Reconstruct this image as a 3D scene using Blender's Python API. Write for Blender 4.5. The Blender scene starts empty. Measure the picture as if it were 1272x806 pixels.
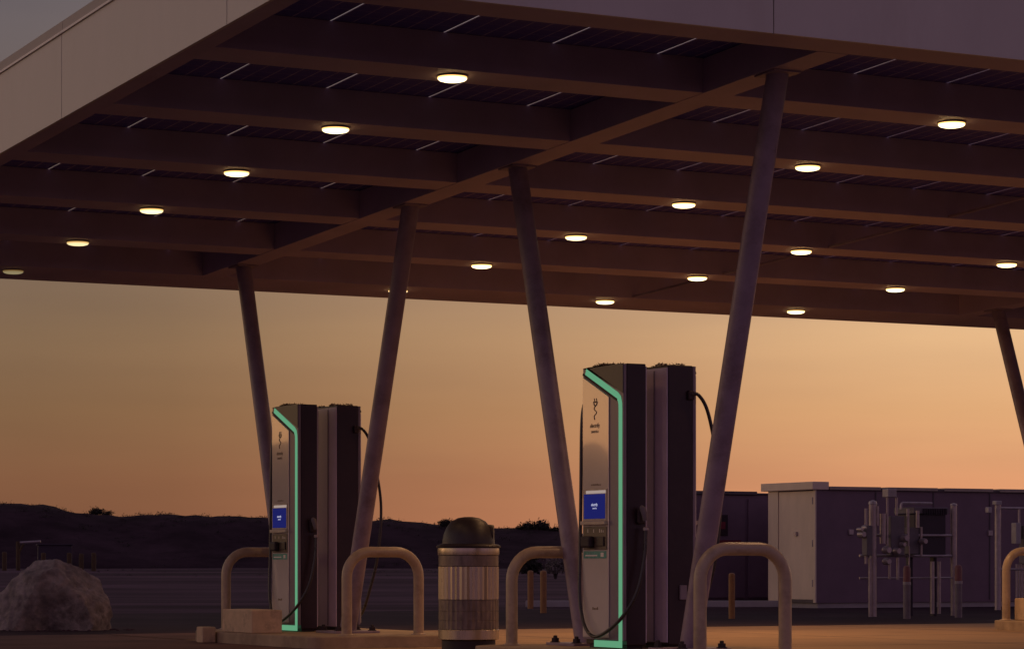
import bpy, bmesh, math, random
from mathutils import Vector, Matrix, noise
random.seed(7)
S = bpy.context.scene
COL = S.collection
PI = math.pi
# ------------------------------------------------------------------ site survey
F, CX, HY, CAMZ = 3445.0, 636.0, 700.0, 0.83          # focal length / principal column / horizon row in photo pixels
AX = Vector((0.88249, 0.47032, 0)); BX = Vector((-0.47032, 0.88249, 0))   # canopy axes
O0 = Vector((1.0936, 23.4, 0))
YAW = math.atan2(AX.y, AX.x)
def W(px, py, Z): return Vector(((px-CX)/F*Z, Z, CAMZ+(HY-py)/F*Z))
def P(a, b, z=0.0): return O0 + AX*a + BX*b + Vector((0, 0, z))
def zc(b): return 4.552 - 0.0440*b                     # underside of the canopy steel

# ------------------------------------------------------------------ materials
def mat(name, base, rough=0.6, metal=0.0, var=0.25, scale=6.0, bump=0.0, coat=0.0, stretch=None, spec=0.5, dirt=None, dscale=2.0):
    m = bpy.data.materials.new(name); m.use_nodes = True
    nt = m.node_tree; n = nt.nodes; l = nt.links
    bs = n['Principled BSDF']
    bs.inputs['Roughness'].default_value = rough; bs.inputs['Metallic'].default_value = metal
    bs.inputs['Coat Weight'].default_value = coat; bs.inputs['Coat Roughness'].default_value = 0.06
    bs.inputs['Specular IOR Level'].default_value = spec
    tc = n.new('ShaderNodeTexCoord'); mp = n.new('ShaderNodeMapping')
    if stretch: mp.inputs['Scale'].default_value = stretch
    l.new(tc.outputs['Object'], mp.inputs['Vector'])
    nz = n.new('ShaderNodeTexNoise'); nz.inputs['Scale'].default_value = scale; nz.inputs['Detail'].default_value = 6
    nz.inputs['Roughness'].default_value = 0.62
    l.new(mp.outputs['Vector'], nz.inputs['Vector'])
    cr = n.new('ShaderNodeValToRGB')
    cr.color_ramp.elements[0].position = 0.3; cr.color_ramp.elements[1].position = 0.72
    cr.color_ramp.elements[0].color = tuple(c*(1-var) for c in base)+(1,)
    cr.color_ramp.elements[1].color = tuple(min(1, c*(1+var)) for c in base)+(1,)
    l.new(nz.outputs['Fac'], cr.inputs['Fac'])
    out = cr.outputs['Color']
    if dirt:
        n2 = n.new('ShaderNodeTexNoise'); n2.inputs['Scale'].default_value = dscale; n2.inputs['Detail'].default_value = 9
        n2.inputs['Roughness'].default_value = 0.7
        l.new(mp.outputs['Vector'], n2.inputs['Vector'])
        r2 = n.new('ShaderNodeValToRGB'); r2.color_ramp.elements[0].position = 0.5; r2.color_ramp.elements[1].position = 0.66
        l.new(n2.outputs['Fac'], r2.inputs['Fac'])
        mx = n.new('ShaderNodeMixRGB'); mx.inputs['Color2'].default_value = tuple(dirt)+(1,)
        mu = n.new('ShaderNodeMath'); mu.operation = 'MULTIPLY'; mu.inputs[1].default_value = 0.7
        l.new(r2.outputs['Color'], mu.inputs[0]); l.new(mu.outputs[0], mx.inputs['Fac'])
        l.new(out, mx.inputs['Color1']); out = mx.outputs['Color']
    l.new(out, bs.inputs['Base Color'])
    rr = n.new('ShaderNodeMapRange'); rr.inputs['To Min'].default_value = max(0.02, rough*0.85); rr.inputs['To Max'].default_value = min(1, rough*1.15)
    l.new(nz.outputs['Fac'], rr.inputs['Value']); l.new(rr.outputs[0], bs.inputs['Roughness'])
    if bump:
        bp = n.new('ShaderNodeBump'); bp.inputs['Strength'].default_value = bump; bp.inputs['Distance'].default_value = 0.02
        l.new(nz.outputs['Fac'], bp.inputs['Height']); l.new(bp.outputs['Normal'], bs.inputs['Normal'])
    return m
def emit(name, col, st):
    m = bpy.data.materials.new(name); m.use_nodes = True
    nt = m.node_tree; nt.nodes.clear()
    o = nt.nodes.new('ShaderNodeOutputMaterial'); e = nt.nodes.new('ShaderNodeEmission')
    e.inputs['Color'].default_value = tuple(col)+(1,); e.inputs['Strength'].default_value = st
    nt.links.new(e.outputs[0], o.inputs[0]); return m

M = {}
def joints(m, pitch, w, col):
    nt = m.node_tree; n = nt.nodes; l = nt.links; bs = n['Principled BSDF']
    src = bs.inputs['Base Color'].links[0].from_socket
    tc = n.new('ShaderNodeTexCoord'); sp = n.new('ShaderNodeSeparateXYZ'); l.new(tc.outputs['Object'], sp.inputs[0]); outs = []
    for ax in 'XY':
        d = n.new('ShaderNodeMath'); d.operation = 'DIVIDE'; d.inputs[1].default_value = pitch; l.new(sp.outputs[ax], d.inputs[0])
        f = n.new('ShaderNodeMath'); f.operation = 'FRACT'; l.new(d.outputs[0], f.inputs[0])
        c = n.new('ShaderNodeMath'); c.operation = 'LESS_THAN'; c.inputs[1].default_value = w/pitch; l.new(f.outputs[0], c.inputs[0]); outs.append(c.outputs[0])
    mx = n.new('ShaderNodeMath'); mx.operation = 'MAXIMUM'; l.new(outs[0], mx.inputs[0]); l.new(outs[1], mx.inputs[1])
    mi = n.new('ShaderNodeMixRGB'); mi.inputs['Color2'].default_value = tuple(col)+(1,); l.new(mx.outputs[0], mi.inputs['Fac']); l.new(src, mi.inputs['Color1']); l.new(mi.outputs[0], bs.inputs['Base Color'])
M['steel']   = mat('canopy_steel_paint', (0.50, 0.40, 0.50), 0.55, var=0.12, scale=1.6, bump=0.03)
M['column']  = mat('column_paint', (0.33, 0.255, 0.315), 0.42, var=0.16, scale=5, bump=0.05, dirt=(0.17, 0.115, 0.13))
M['fascia']  = mat('fascia_panel', (0.64, 0.60, 0.52), 0.42, var=0.07, scale=1.0, bump=0.05, stretch=(1.0, 1.0, 0.35), dirt=(0.57, 0.52, 0.44), dscale=0.9)
M['lip']     = mat('fascia_lip', (0.80, 0.74, 0.66), 0.35, var=0.05)
M['cap']     = mat('fascia_cap', (0.40, 0.36, 0.32), 0.5, var=0.08)
M['housing'] = mat('lamp_housing', (0.55, 0.5, 0.46), 0.4, metal=0.6)
M['black']   = mat('black_cabinet', (0.024, 0.009, 0.016), 0.38, var=0.25, scale=3, dirt=(0.036, 0.017, 0.025), dscale=4)
M['blackm']  = mat('matt_black', (0.03, 0.016, 0.02), 0.6)
M['cover']   = mat('corner_cover', (0.05, 0.04, 0.045), 0.35)
M['bezel']   = mat('grey_bezel', (0.24, 0.20, 0.25), 0.30, var=0.06)
M['white']   = mat('white_glass_panel', (0.93, 0.84, 0.71), 0.10, metal=0.04, var=0.05, scale=2, coat=1.0)
M['white'].node_tree.nodes['Principled BSDF'].inputs['IOR'].default_value = 1.9; M['white'].node_tree.nodes['Principled BSDF'].inputs['Coat IOR'].default_value = 2.1; M['white'].node_tree.nodes['Principled BSDF'].inputs['Coat Roughness'].default_value = 0.03
M['back']    = mat('back_panel_grey', (0.62, 0.52, 0.64), 0.35, var=0.10, scale=3)
M['cable']   = mat('cable_rubber', (0.045, 0.038, 0.036), 0.28)
M['grip']    = mat('connector_grey', (0.42, 0.38, 0.38), 0.3)
M['ledge']   = mat('ledge_beige', (0.55, 0.46, 0.36), 0.4)
M['term']    = mat('terminal_brown', (0.11, 0.08, 0.06), 0.35)
M['ink']     = mat('dark_ink', (0.22, 0.15, 0.09), 0.5, var=0.05)
M['teal']    = mat('teal_sticker', (0.06, 0.34, 0.28), 0.4, var=0.35, scale=30)
M['icon']    = mat('icon_white', (0.85, 0.8, 0.72), 0.4, var=0.02)
M['twig']    = mat('dry_twigs', (0.19, 0.115, 0.07), 0.9)
M['concrete']= mat('pad_concrete', (0.36, 0.225, 0.12), 0.8, var=0.25, scale=0.9, bump=0.15, dirt=(0.19, 0.12, 0.07), dscale=0.45)
joints(M['concrete'], 3.05, 0.05, (0.07, 0.045, 0.03))
M['lane']    = mat('lane_paving', (0.17, 0.10, 0.085), 0.85, var=0.3, scale=0.9, bump=0.15, dirt=(0.09, 0.05, 0.045), dscale=0.5, spec=0.12)
M['island']  = mat('island_concrete', (0.42, 0.31, 0.20), 0.8, var=0.25, scale=3.0, bump=0.2, dirt=(0.22, 0.15, 0.10), dscale=1.6)
M['block']   = mat('block_concrete', (0.66, 0.49, 0.31), 0.8, var=0.15, scale=7, bump=0.15, dirt=(0.26, 0.19, 0.14), dscale=4)
M['kerb']    = mat('kerb_concrete', (0.42, 0.38, 0.36), 0.8, var=0.15, scale=2)
M['dark_paving'] = mat('dark_paving', (0.06, 0.036, 0.044), 0.9, var=0.4, scale=0.7, bump=0.2, dirt=(0.035, 0.02, 0.026), dscale=0.3, spec=0.1)
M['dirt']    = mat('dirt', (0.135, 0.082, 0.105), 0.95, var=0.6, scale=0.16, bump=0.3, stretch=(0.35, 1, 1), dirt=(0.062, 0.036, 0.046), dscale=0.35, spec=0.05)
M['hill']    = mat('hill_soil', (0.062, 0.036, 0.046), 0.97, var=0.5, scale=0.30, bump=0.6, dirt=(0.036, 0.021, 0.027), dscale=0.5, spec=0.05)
M['rock']    = mat('boulder_rock', (0.31, 0.255, 0.225), 0.92, var=0.55, scale=7, bump=1.0, dirt=(0.085, 0.058, 0.052), dscale=3.2)
M['rail']    = mat('guard_rail_paint', (0.50, 0.38, 0.25), 0.34, var=0.12, scale=8, bump=0.04, dirt=(0.33, 0.24, 0.155), dscale=6)
M['encl']    = mat('enclosure_dark', (0.19, 0.12, 0.155), 0.5, var=0.16, scale=1.1)  # wall colour, much darker than the beige end face
M['enclb']   = mat('enclosure_beige', (0.88, 0.73, 0.53), 0.34, var=0.12, scale=2.0, stretch=(1, 1, 0.35))
M['roof']    = mat('enclosure_roof', (0.40, 0.34, 0.27), 0.5, var=0.15)
M['roofd']   = mat('enclosure_roof_dark', (0.10, 0.08, 0.09), 0.5)
M['pipe']    = mat('galvanised_pipe', (0.48, 0.41, 0.40), 0.34, metal=0.4, var=0.2, scale=9)
M['meterbox']= mat('meter_box_grey', (0.17, 0.145, 0.16), 0.5, var=0.2)
M['xfmr']    = mat('transformer_dark', (0.035, 0.02, 0.035), 0.5)
M['ochre']   = mat('ochre_post', (0.42, 0.20, 0.06), 0.5, var=0.2, dirt=(0.2, 0.10, 0.05), dscale=6)
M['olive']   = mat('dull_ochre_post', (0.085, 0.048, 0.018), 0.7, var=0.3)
M['greypost']= mat('grey_post', (0.26, 0.21, 0.22), 0.55, var=0.2)
M['redband'] = mat('red_sleeve', (0.26, 0.10, 0.09), 0.5, var=0.2)
M['redsign'] = mat('red_sign', (0.20, 0.02, 0.035), 0.5)
M['dome']    = mat('bin_lid_plastic', (0.035, 0.024, 0.026), 0.45, var=0.25)
M['tin']     = mat('bin_metal', (0.60, 0.50, 0.36), 0.28, metal=0.75, var=0.14, scale=3, stretch=(6, 6, 0.3))
M['tind']    = mat('bin_dark_band', (0.23, 0.18, 0.15), 0.40, metal=0.5, var=0.35, scale=5, stretch=(5, 5, 1.5))
M['leafd']   = mat('dark_leaves', (0.035, 0.032, 0.022), 0.85, var=0.4)
M['leafp']   = mat('pale_leaves', (0.20, 0.17, 0.15), 0.9, var=0.3)
M['stem']    = mat('stem_bark', (0.05, 0.04, 0.035), 0.9)
M['led']     = emit('green_light_strip', (0.115, 0.335, 0.185), 1.0)
M['blue']    = emit('screen_blue', (0.012, 0.014, 0.115), 1.0)
M['scrw']    = emit('screen_white', (0.36, 0.28, 0.25), 1.0)
M['scrt']    = emit('screen_text', (0.45, 0.45, 0.62), 1.0)
def pv_mat():
    m = bpy.data.materials.new('solar_glass'); m.use_nodes = True
    nt = m.node_tree; n = nt.nodes; l = nt.links
    bs = n['Principled BSDF']; bs.inputs['Base Color'].default_value = (0.022, 0.014, 0.045, 1); bs.inputs['Roughness'].default_value = 0.25
    tc = n.new('ShaderNodeTexCoord'); sp = n.new('ShaderNodeSeparateXYZ'); l.new(tc.outputs['Object'], sp.inputs[0])
    def line(sock, pitch, w):
        d = n.new('ShaderNodeMath'); d.operation = 'DIVIDE'; d.inputs[1].default_value = pitch; l.new(sock, d.inputs[0])
        f = n.new('ShaderNodeMath'); f.operation = 'FRACT'; l.new(d.outputs[0], f.inputs[0])
        c = n.new('ShaderNodeMath'); c.operation = 'LESS_THAN'; c.inputs[1].default_value = w/pitch; l.new(f.outputs[0], c.inputs[0])
        return c.outputs[0]
    a = line(sp.outputs['X'], 0.1545, 0.013); b = line(sp.outputs['Y'], 0.178, 0.005)
    mx = n.new('ShaderNodeMath'); mx.operation = 'MAXIMUM'; l.new(a, mx.inputs[0]); l.new(b, mx.inputs[1])
    nz = n.new('ShaderNodeTexNoise'); nz.inputs['Scale'].default_value = 9; l.new(tc.outputs['Object'], nz.inputs['Vector'])
    m2 = n.new('ShaderNodeMath'); m2.operation = 'MULTIPLY'; l.new(mx.outputs[0], m2.inputs[0]); l.new(nz.outputs['Fac'], m2.inputs[1])
    mc = n.new('ShaderNodeMixRGB'); l.new(m2.outputs[0], mc.inputs['Fac']); mc.inputs['Color1'].default_value = (0.085, 0.07, 0.40, 1); mc.inputs['Color2'].default_value = (0.60, 0.48, 0.66, 1)
    l.new(mc.outputs[0], bs.inputs['Base Color']); return m
M['pv'] = pv_mat()

# ------------------------------------------------------------------ mesh helpers
def box(bm, x0, x1, y0, y1, z0, z1):
    v = [bm.verts.new(p) for p in ((x0,y0,z0),(x1,y0,z0),(x1,y1,z0),(x0,y1,z0),(x0,y0,z1),(x1,y0,z1),(x1,y1,z1),(x0,y1,z1))]
    for f in ((0,3,2,1),(4,5,6,7),(0,1,5,4),(1,2,6,5),(2,3,7,6),(3,0,4,7)): bm.faces.new([v[i] for i in f])
    return bm
def tube(bm, pts, r, n=14, caps=True):
    pts = [Vector(p) for p in pts]; rs = r if isinstance(r, (list, tuple)) else [r]*len(pts)
    rings = []; up = None
    for i, p in enumerate(pts):
        t = (pts[min(i+1, len(pts)-1)] - pts[max(i-1, 0)]).normalized()
        if up is None:
            up = Vector((0,0,1)) if abs(t.z) < 0.9 else Vector((1,0,0))
        u = (up - t*up.dot(t)).normalized(); v = t.cross(u); up = u
        rings.append([bm.verts.new(p + (u*math.cos(2*PI*k/n) + v*math.sin(2*PI*k/n))*rs[i]) for k in range(n)])
    for a, b in zip(rings, rings[1:]):
        for k in range(n): bm.faces.new((a[k], a[(k+1)%n], b[(k+1)%n], b[k]))
    if caps:
        bm.faces.new(rings[0][::-1]); bm.faces.new(rings[-1])
    return bm
def spline(pts, sub=8):
    pts = [Vector(p) for p in pts]; out = []
    q = [pts[0]*2-pts[1]] + pts + [pts[-1]*2-pts[-2]]
    for i in range(1, len(q)-2):
        p0, p1, p2, p3 = q[i-1:i+3]
        for s in range(sub):
            t = s/sub
            out.append(0.5*((2*p1)+(p2-p0)*t+(2*p0-5*p1+4*p2-p3)*t*t+(3*p1-p0-3*p2+p3)*t**3))
    out.append(pts[-1]); return out
def lathe(bm, prof, n=32, flute=None, cx=0, cy=0, caps=True):
    rings = []
    for i, (r, z) in enumerate(prof):
        ring = []
        for k in range(n):
            rr = r
            if flute and flute[0] <= i <= flute[1] and k % 2: rr = r - flute[2]
            ring.append(bm.verts.new((cx+rr*math.cos(2*PI*k/n), cy+rr*math.sin(2*PI*k/n), z)))
        rings.append(ring)
    for a, b in zip(rings, rings[1:]):
        for k in range(n): bm.faces.new((a[k], a[(k+1)%n], b[(k+1)%n], b[k]))
    if caps:
        bm.faces.new(rings[0][::-1]); bm.faces.new(rings[-1])
    return bm
def prism(bm, poly, x0, x1):
    """(y,z) outline extruded along x"""
    a = [bm.verts.new((x0, y, z)) for y, z in poly]; b = [bm.verts.new((x1, y, z)) for y, z in poly]
    bm.faces.new(a); bm.faces.new(b[::-1]); k = len(poly)
    for i in range(k): bm.faces.new((a[i], b[i], b[(i+1)%k], a[(i+1)%k]))
    return bm
def obj(name, bm, m, parent=None, smooth=False, bevel=0.0, loc=None):
    bmesh.ops.recalc_face_normals(bm, faces=bm.faces)
    me = bpy.data.meshes.new(name); bm.to_mesh(me); bm.free()
    if smooth:
        me.polygons.foreach_set('use_smooth', [True]*len(me.polygons))
        try: me.set_sharp_from_angle(angle=math.radians(40))
        except Exception: pass
    me.materials.append(m)
    o = bpy.data.objects.new(name, me); COL.objects.link(o)
    if parent: o.parent = parent
    if loc is not None: o.location = loc
    if bevel:
        b = o.modifiers.new('bevel', 'BEVEL'); b.width = bevel; b.segments = 2; b.limit_method = 'ANGLE'
    return o
def NB(): return bmesh.new()
def tag(o, label, cat, group=None):
    o['label'] = label; o['category'] = cat
    if group: o['group'] = group
    return o
def thing(name, label, cat, loc=(0,0,0), rz=0.0, group=None):
    o = bpy.data.objects.new(name, None); COL.objects.link(o); o.empty_display_size = 0.2
    o.location = loc; o.rotation_euler = (0, 0, rz)
    return tag(o, label, cat, group)
def dup(root, loc, rz, label):
    r = root.copy(); COL.objects.link(r); r.location = loc; r.rotation_euler = (0, 0, rz); r['label'] = label
    for ch in list(root.children):
        c = ch.copy(); COL.objects.link(c); c.parent = r
        for g in list(ch.children):
            d = g.copy(); COL.objects.link(d); d.parent = c
    return r
def struct(name, bm, m, **k):
    o = obj(name, bm, m, **k); o['kind'] = 'structure'; return o
def text_bm(s, size, xf, yc, zb, bold=0.0):
    cu = bpy.data.curves.new('lettering', 'FONT'); cu.body = s; cu.size = size; cu.align_x = 'CENTER'; cu.extrude = 0.0006; cu.offset = bold
    t = bpy.data.objects.new('lettering', cu); COL.objects.link(t)
    me = bpy.data.meshes.new_from_object(t.evaluated_get(bpy.context.evaluated_depsgraph_get()))
    bm = NB(); bm.from_mesh(me)
    for v in bm.verts: v.co = Vector((xf - v.co.z, yc - v.co.x, zb + v.co.y))
    bpy.data.objects.remove(t); bpy.data.curves.remove(cu); bpy.data.meshes.remove(me)
    return bm

# ------------------------------------------------------------------ world, sun, camera
def build_world():
    w = bpy.data.worlds.new('World'); S.world = w; w.use_nodes = True
    nt = w.node_tree; n = nt.nodes; l = nt.links; n.clear()
    out = n.new('ShaderNodeOutputWorld'); bg = n.new('ShaderNodeBackground')
    tc = n.new('ShaderNodeTexCoord'); sp = n.new('ShaderNodeSeparateXYZ'); l.new(tc.outputs['Generated'], sp.inputs[0])
    def ramp(els, src):
        r = n.new('ShaderNodeValToRGB'); e = r.color_ramp.elements
        while len(e) > 1: e.remove(e[-1])
        e[0].position = els[0][0]; e[0].color = tuple(els[0][1])+(1,)
        for p, c in els[1:]:
            k = e.new(p); k.color = tuple(c)+(1,)
        l.new(src, r.inputs['Fac']); return r.outputs['Color']
    def math_(op, a, b=None, v=None):
        m = n.new('ShaderNodeMath'); m.operation = op; l.new(a, m.inputs[0])
        if b is not None: l.new(b, m.inputs[1])
        if v is not None: m.inputs[1].default_value = v
        return m.outputs[0]
    az = math_('ARCTAN2', sp.outputs['X'], sp.outputs['Y'])                  # 0 = north, east positive
    azn = n.new('ShaderNodeMapRange'); azn.inputs['From Min'].default_value = -PI; azn.inputs['From Max'].default_value = PI
    l.new(az, azn.inputs['Value']); azf = azn.outputs[0]
    D = lambda d: (d+180.0)/360.0
    zpos = math_('MAXIMUM', sp.outputs['Z'], v=0.0); el = math_('POWER', zpos, v=0.5)   # finer steps near the horizon
    E = lambda z: math.sqrt(z)
    warm = ramp([(0.0,(0.74,0.30,0.155)), (E(.012),(0.76,0.318,0.16)), (E(.03),(0.778,0.352,0.172)), (E(.055),(0.785,0.425,0.20)), (E(.083),(0.79,0.485,0.255)),
                 (E(.13),(0.64,0.46,0.33)), (E(.2),(0.46,0.38,0.38)), (E(.35),(0.20,0.16,0.20)), (1.0,(0.03,0.024,0.05))], el)
    cool = ramp([(0.0,(0.165,0.09,0.135)), (E(.06),(0.21,0.12,0.185)), (E(.2),(0.215,0.135,0.225)), (E(.5),(0.12,0.085,0.155)), (1.0,(0.03,0.024,0.05))], el)
    amt = ramp([(0.0,(0,0,0)), (D(-140),(0.04,)*3), (D(-110),(0.56,0.64,0.50)), (D(-75),(0.98,1.0,0.80)), (D(-45),(0.90,0.92,0.76)), (D(-22),(0.32,0.34,0.38)), (D(-10.5),(0.262,0.267,0.29)), (D(-7.2),(0.305,0.302,0.315)),
                (D(-3.9),(0.415,0.402,0.41)), (D(0),(0.555,0.53,0.53)), (D(4.4),(0.755,0.735,0.74)), (D(8.5),(0.93,0.93,0.93)), (D(12),(1,1,1)), (D(35),(0.9,)*3), (D(65),(0.4,)*3), (D(110),(0.04,)*3), (1.0,(0,0,0))], azf)
    mpz = n.new('ShaderNodeMapping'); mpz.inputs['Scale'].default_value = (5, 5, 42); l.new(tc.outputs['Generated'], mpz.inputs['Vector'])
    nzz = n.new('ShaderNodeTexNoise'); nzz.inputs['Scale'].default_value = 1.0; nzz.inputs['Detail'].default_value = 5; l.new(mpz.outputs[0], nzz.inputs['Vector'])
    hz_ = ramp([(0.3, (0.93, 0.925, 0.94)), (0.7, (1.06, 1.05, 1.03))], nzz.outputs['Fac'])     # thin uneven haze bands
    mh = n.new('ShaderNodeMixRGB'); mh.blend_type = 'MULTIPLY'; mh.inputs['Fac'].default_value = 1; l.new(warm, mh.inputs['Color1']); l.new(hz_, mh.inputs['Color2']); warm = mh.outputs[0]
    mul = n.new('ShaderNodeMixRGB'); mul.blend_type = 'MULTIPLY'; mul.inputs['Fac'].default_value = 1; l.new(warm, mul.inputs['Color1']); l.new(amt, mul.inputs['Color2'])
    cf = ramp([(0.0,(1,1,1)), (D(-140),(1,1,1)), (D(-60),(0.12,)*3), (D(-10),(0.0,)*3), (D(15),(0.0,)*3), (D(70),(0.4,)*3), (D(120),(1,1,1)), (1.0,(1,1,1))], azf)
    mul2 = n.new('ShaderNodeMixRGB'); mul2.blend_type = 'MULTIPLY'; mul2.inputs['Fac'].default_value = 1; l.new(cool, mul2.inputs['Color1']); l.new(cf, mul2.inputs['Color2'])
    add = n.new('ShaderNodeMixRGB'); add.blend_type = 'ADD'; add.inputs['Fac'].default_value = 1; l.new(mul.outputs[0], add.inputs['Color1']); l.new(mul2.outputs[0], add.inputs['Color2'])
    sky = n.new('ShaderNodeTexSky'); sky.sky_type = 'NISHITA'; sky.sun_disc = False
    sky.sun_elevation = math.radians(2.0); sky.sun_rotation = math.radians(-68); sky.altitude = 200; sky.dust_density = 2.0
    sm = n.new('ShaderNodeMixRGB'); sm.blend_type = 'MULTIPLY'; sm.inputs['Fac'].default_value = 1; sm.inputs['Color2'].default_value = (0.045, 0.032, 0.038, 1)
    l.new(sky.outputs[0], sm.inputs['Color1'])
    a2 = n.new('ShaderNodeMixRGB'); a2.blend_type = 'ADD'; a2.inputs['Fac'].default_value = NISH
    l.new(add.outputs[0], a2.inputs['Color1']); l.new(sm.outputs[0], a2.inputs['Color2'])
    l.new(a2.outputs[0], bg.inputs['Color']); bg.inputs['Strength'].default_value = 1.0
    l.new(bg.outputs[0], out.inputs[0])
NISH = 0.25
build_world()
sun = bpy.data.lights.new('sun', 'SUN'); sun.energy = 0.05; sun.angle = math.radians(8); sun.color = (1.0, 0.62, 0.38)
so = bpy.data.objects.new('sun', sun); COL.objects.link(so)
saz, sel = math.radians(-68), math.radians(2.0)
so.rotation_euler = Vector((math.sin(saz)*math.cos(sel), math.cos(saz)*math.cos(sel), math.sin(sel))).to_track_quat('Z', 'Y').to_euler()
so.location = (-30, 20, 20)
cam = bpy.data.cameras.new('camera'); co = bpy.data.objects.new('camera', cam); COL.objects.link(co)
co.location = (0, 0, CAMZ); co.rotation_euler = (PI/2, 0, 0)
cam.sensor_width = 36; cam.lens = 36*F/1272; cam.shift_y = (HY-403)/1272; cam.clip_end = 6000; cam.clip_start = 0.1
S.camera = co
S.view_settings.view_transform = 'Standard'; S.view_settings.look = 'None'; S.view_settings.exposure = 0; S.view_settings.gamma = 1
S.render.engine = 'CYCLES'
S.cycles.use_denoising = True; S.cycles.max_bounces = 6; S.cycles.diffuse_bounces = 4; S.cycles.transparent_max_bounces = 8
S.cycles.sample_clamp_indirect = 4.0

# ------------------------------------------------------------------ ground
def terrain_h(x, y):
    t = min(1, max(0, (y-58)/70)); t = t*t*(3-2*t)
    return 0.56*t
bm = NB()
xs = [-3000, -900, -300, -120] + [-100+5*i for i in range(41)] + [120, 300, 900, 3000]
ys = [-600, -60, 0, 20, 36, 40] + [44+3*i for i in range(42)] + [190, 300, 700, 4000]
gv = []
for y in ys:
    gv.append([bm.verts.new((x, y, terrain_h(x, y) - 0.004 + (noise.noise(Vector((x*.09, y*.09, 3)))*0.10 if y > 60 and y < 170 and abs(x) < 101 else 0))) for x in xs])
for r0, r1 in zip(gv, gv[1:]):
    for i in range(len(xs)-1): bm.faces.new((r0[i], r0[i+1], r1[i+1], r1[i]))
struct('ground', bm, M['dirt'], smooth=True)
# asphalt lane beyond the pad, then the concrete pad itself
def slab(name, a0, a1, b0, b1, z0, z1, m, bevel=0):
    bm = NB(); box(bm, a0, a1, b0, b1, z0, z1)
    o = struct(name, bm, m, bevel=bevel); o.location = O0; o.rotation_euler = (0, 0, YAW); return o
def sheet(name, a0, a1, b0, b1, z, m):
    bm = NB(); bm.faces.new([bm.verts.new(p) for p in ((a0,b0,z),(a1,b0,z),(a1,b1,z),(a0,b1,z))])
    o = struct(name, bm, m); o.location = O0; o.rotation_euler = (0, 0, YAW); return o
sheet('road', -3.0, 60, 10.7, 24, 0.0, M['dark_paving'])
sheet('concrete_pad', -0.9, 60, -60, 10.85, 0.004, M['concrete'])
sheet('lane', -40, -0.905, -60, 10.85, 0.004, M['lane'])
sheet('dark_paving', -0.9, 2.4, 8.25, 10.85, 0.008, M['lane'])  # darker sheet laid over the far left corner of the concrete pad
slab('pad_kerb', -40, -3.2, 10.86, 11.0, 0.0, 0.05, M['kerb'], 0.01)
# islands, each poured in kerb-edged sections
def island(ac, bc):
    bm = NB(); a0, a1, b0, b1 = ac-1.0, ac+1.0, bc-2.05, bc+1.45; h = ISL
    pts = []
    for cx, cy, s, r in ((a1, b0, -90, .14), (a1, b1, 0, .14), (a0, b1, 90, .55), (a0, b0, 180, .14)):
        ox = cx - r if cx == a1 else cx + r; oy = cy - r if cy == b1 else cy + r
        for k in range(6):
            an = math.radians(s+18*k); pts.append((ox+r*math.cos(an), oy+r*math.sin(an)))
    lo = [bm.verts.new((x, y, 0.0)) for x, y in pts]; hi = [bm.verts.new((x, y, h)) for x, y in pts]
    bm.faces.new(hi)
    for i in range(len(pts)): bm.faces.new((lo[i], lo[(i+1)%len(pts)], hi[(i+1)%len(pts)], hi[i]))
    o = struct('island', bm, M['island'], bevel=0.012); o.location = O0; o.rotation_euler = (0, 0, YAW)
VN, VF, VR = 0.10, 6.65, 6.65
ISL = 0.12
island(0, VN); island(0, VF); island(10.75, VR)
# kerb in front of the service yard
bm = NB(); p0 = W(653, 755, 53); p1 = W(1012, 757, 53.5)
box(bm, p0.x, p1.x, 53.0, 53.18, 0, 0.13); struct('yard_kerb', bm, M['kerb'], bevel=0.015)
# hill (long soil berm)
prof = [(-700,628),(-200,625),(0,623),(40,622.5),(70,627),(105,635),(150,641),(200,639),(260,640),(330,642),(400,648),(450,649),(475,646.5),(510,648),(560,652),(610,656),(660,658),(720,661),(800,664),(900,666),(1100,662),(1400,660),(2200,668)]
def ridge(px):
    for (x0, y0), (x1, y1) in zip(prof, prof[1:]):
        if x0 <= px <= x1:
            t = (px-x0)/(x1-x0); t = t*t*(3-2*t); return y0+(y1-y0)*t
    return prof[0][1] if px < prof[0][0] else prof[-1][1]
ZR = 178.0
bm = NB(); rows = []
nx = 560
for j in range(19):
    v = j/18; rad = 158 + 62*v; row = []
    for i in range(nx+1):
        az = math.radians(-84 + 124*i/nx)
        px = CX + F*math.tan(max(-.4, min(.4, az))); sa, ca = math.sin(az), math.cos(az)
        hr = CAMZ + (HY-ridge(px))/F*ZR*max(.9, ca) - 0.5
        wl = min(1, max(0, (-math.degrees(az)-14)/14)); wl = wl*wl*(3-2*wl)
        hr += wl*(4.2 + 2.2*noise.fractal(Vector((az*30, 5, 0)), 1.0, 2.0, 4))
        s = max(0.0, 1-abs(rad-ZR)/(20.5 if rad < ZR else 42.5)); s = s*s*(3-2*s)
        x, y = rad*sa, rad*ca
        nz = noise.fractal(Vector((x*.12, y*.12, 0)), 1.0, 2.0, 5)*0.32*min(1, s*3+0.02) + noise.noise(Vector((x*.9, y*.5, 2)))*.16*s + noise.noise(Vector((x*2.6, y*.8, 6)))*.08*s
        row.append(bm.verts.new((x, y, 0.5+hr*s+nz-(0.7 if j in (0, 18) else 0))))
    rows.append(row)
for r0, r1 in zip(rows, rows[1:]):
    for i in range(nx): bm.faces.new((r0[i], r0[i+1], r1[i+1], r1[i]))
struct('hill', bm, M['hill'], smooth=True)

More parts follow.
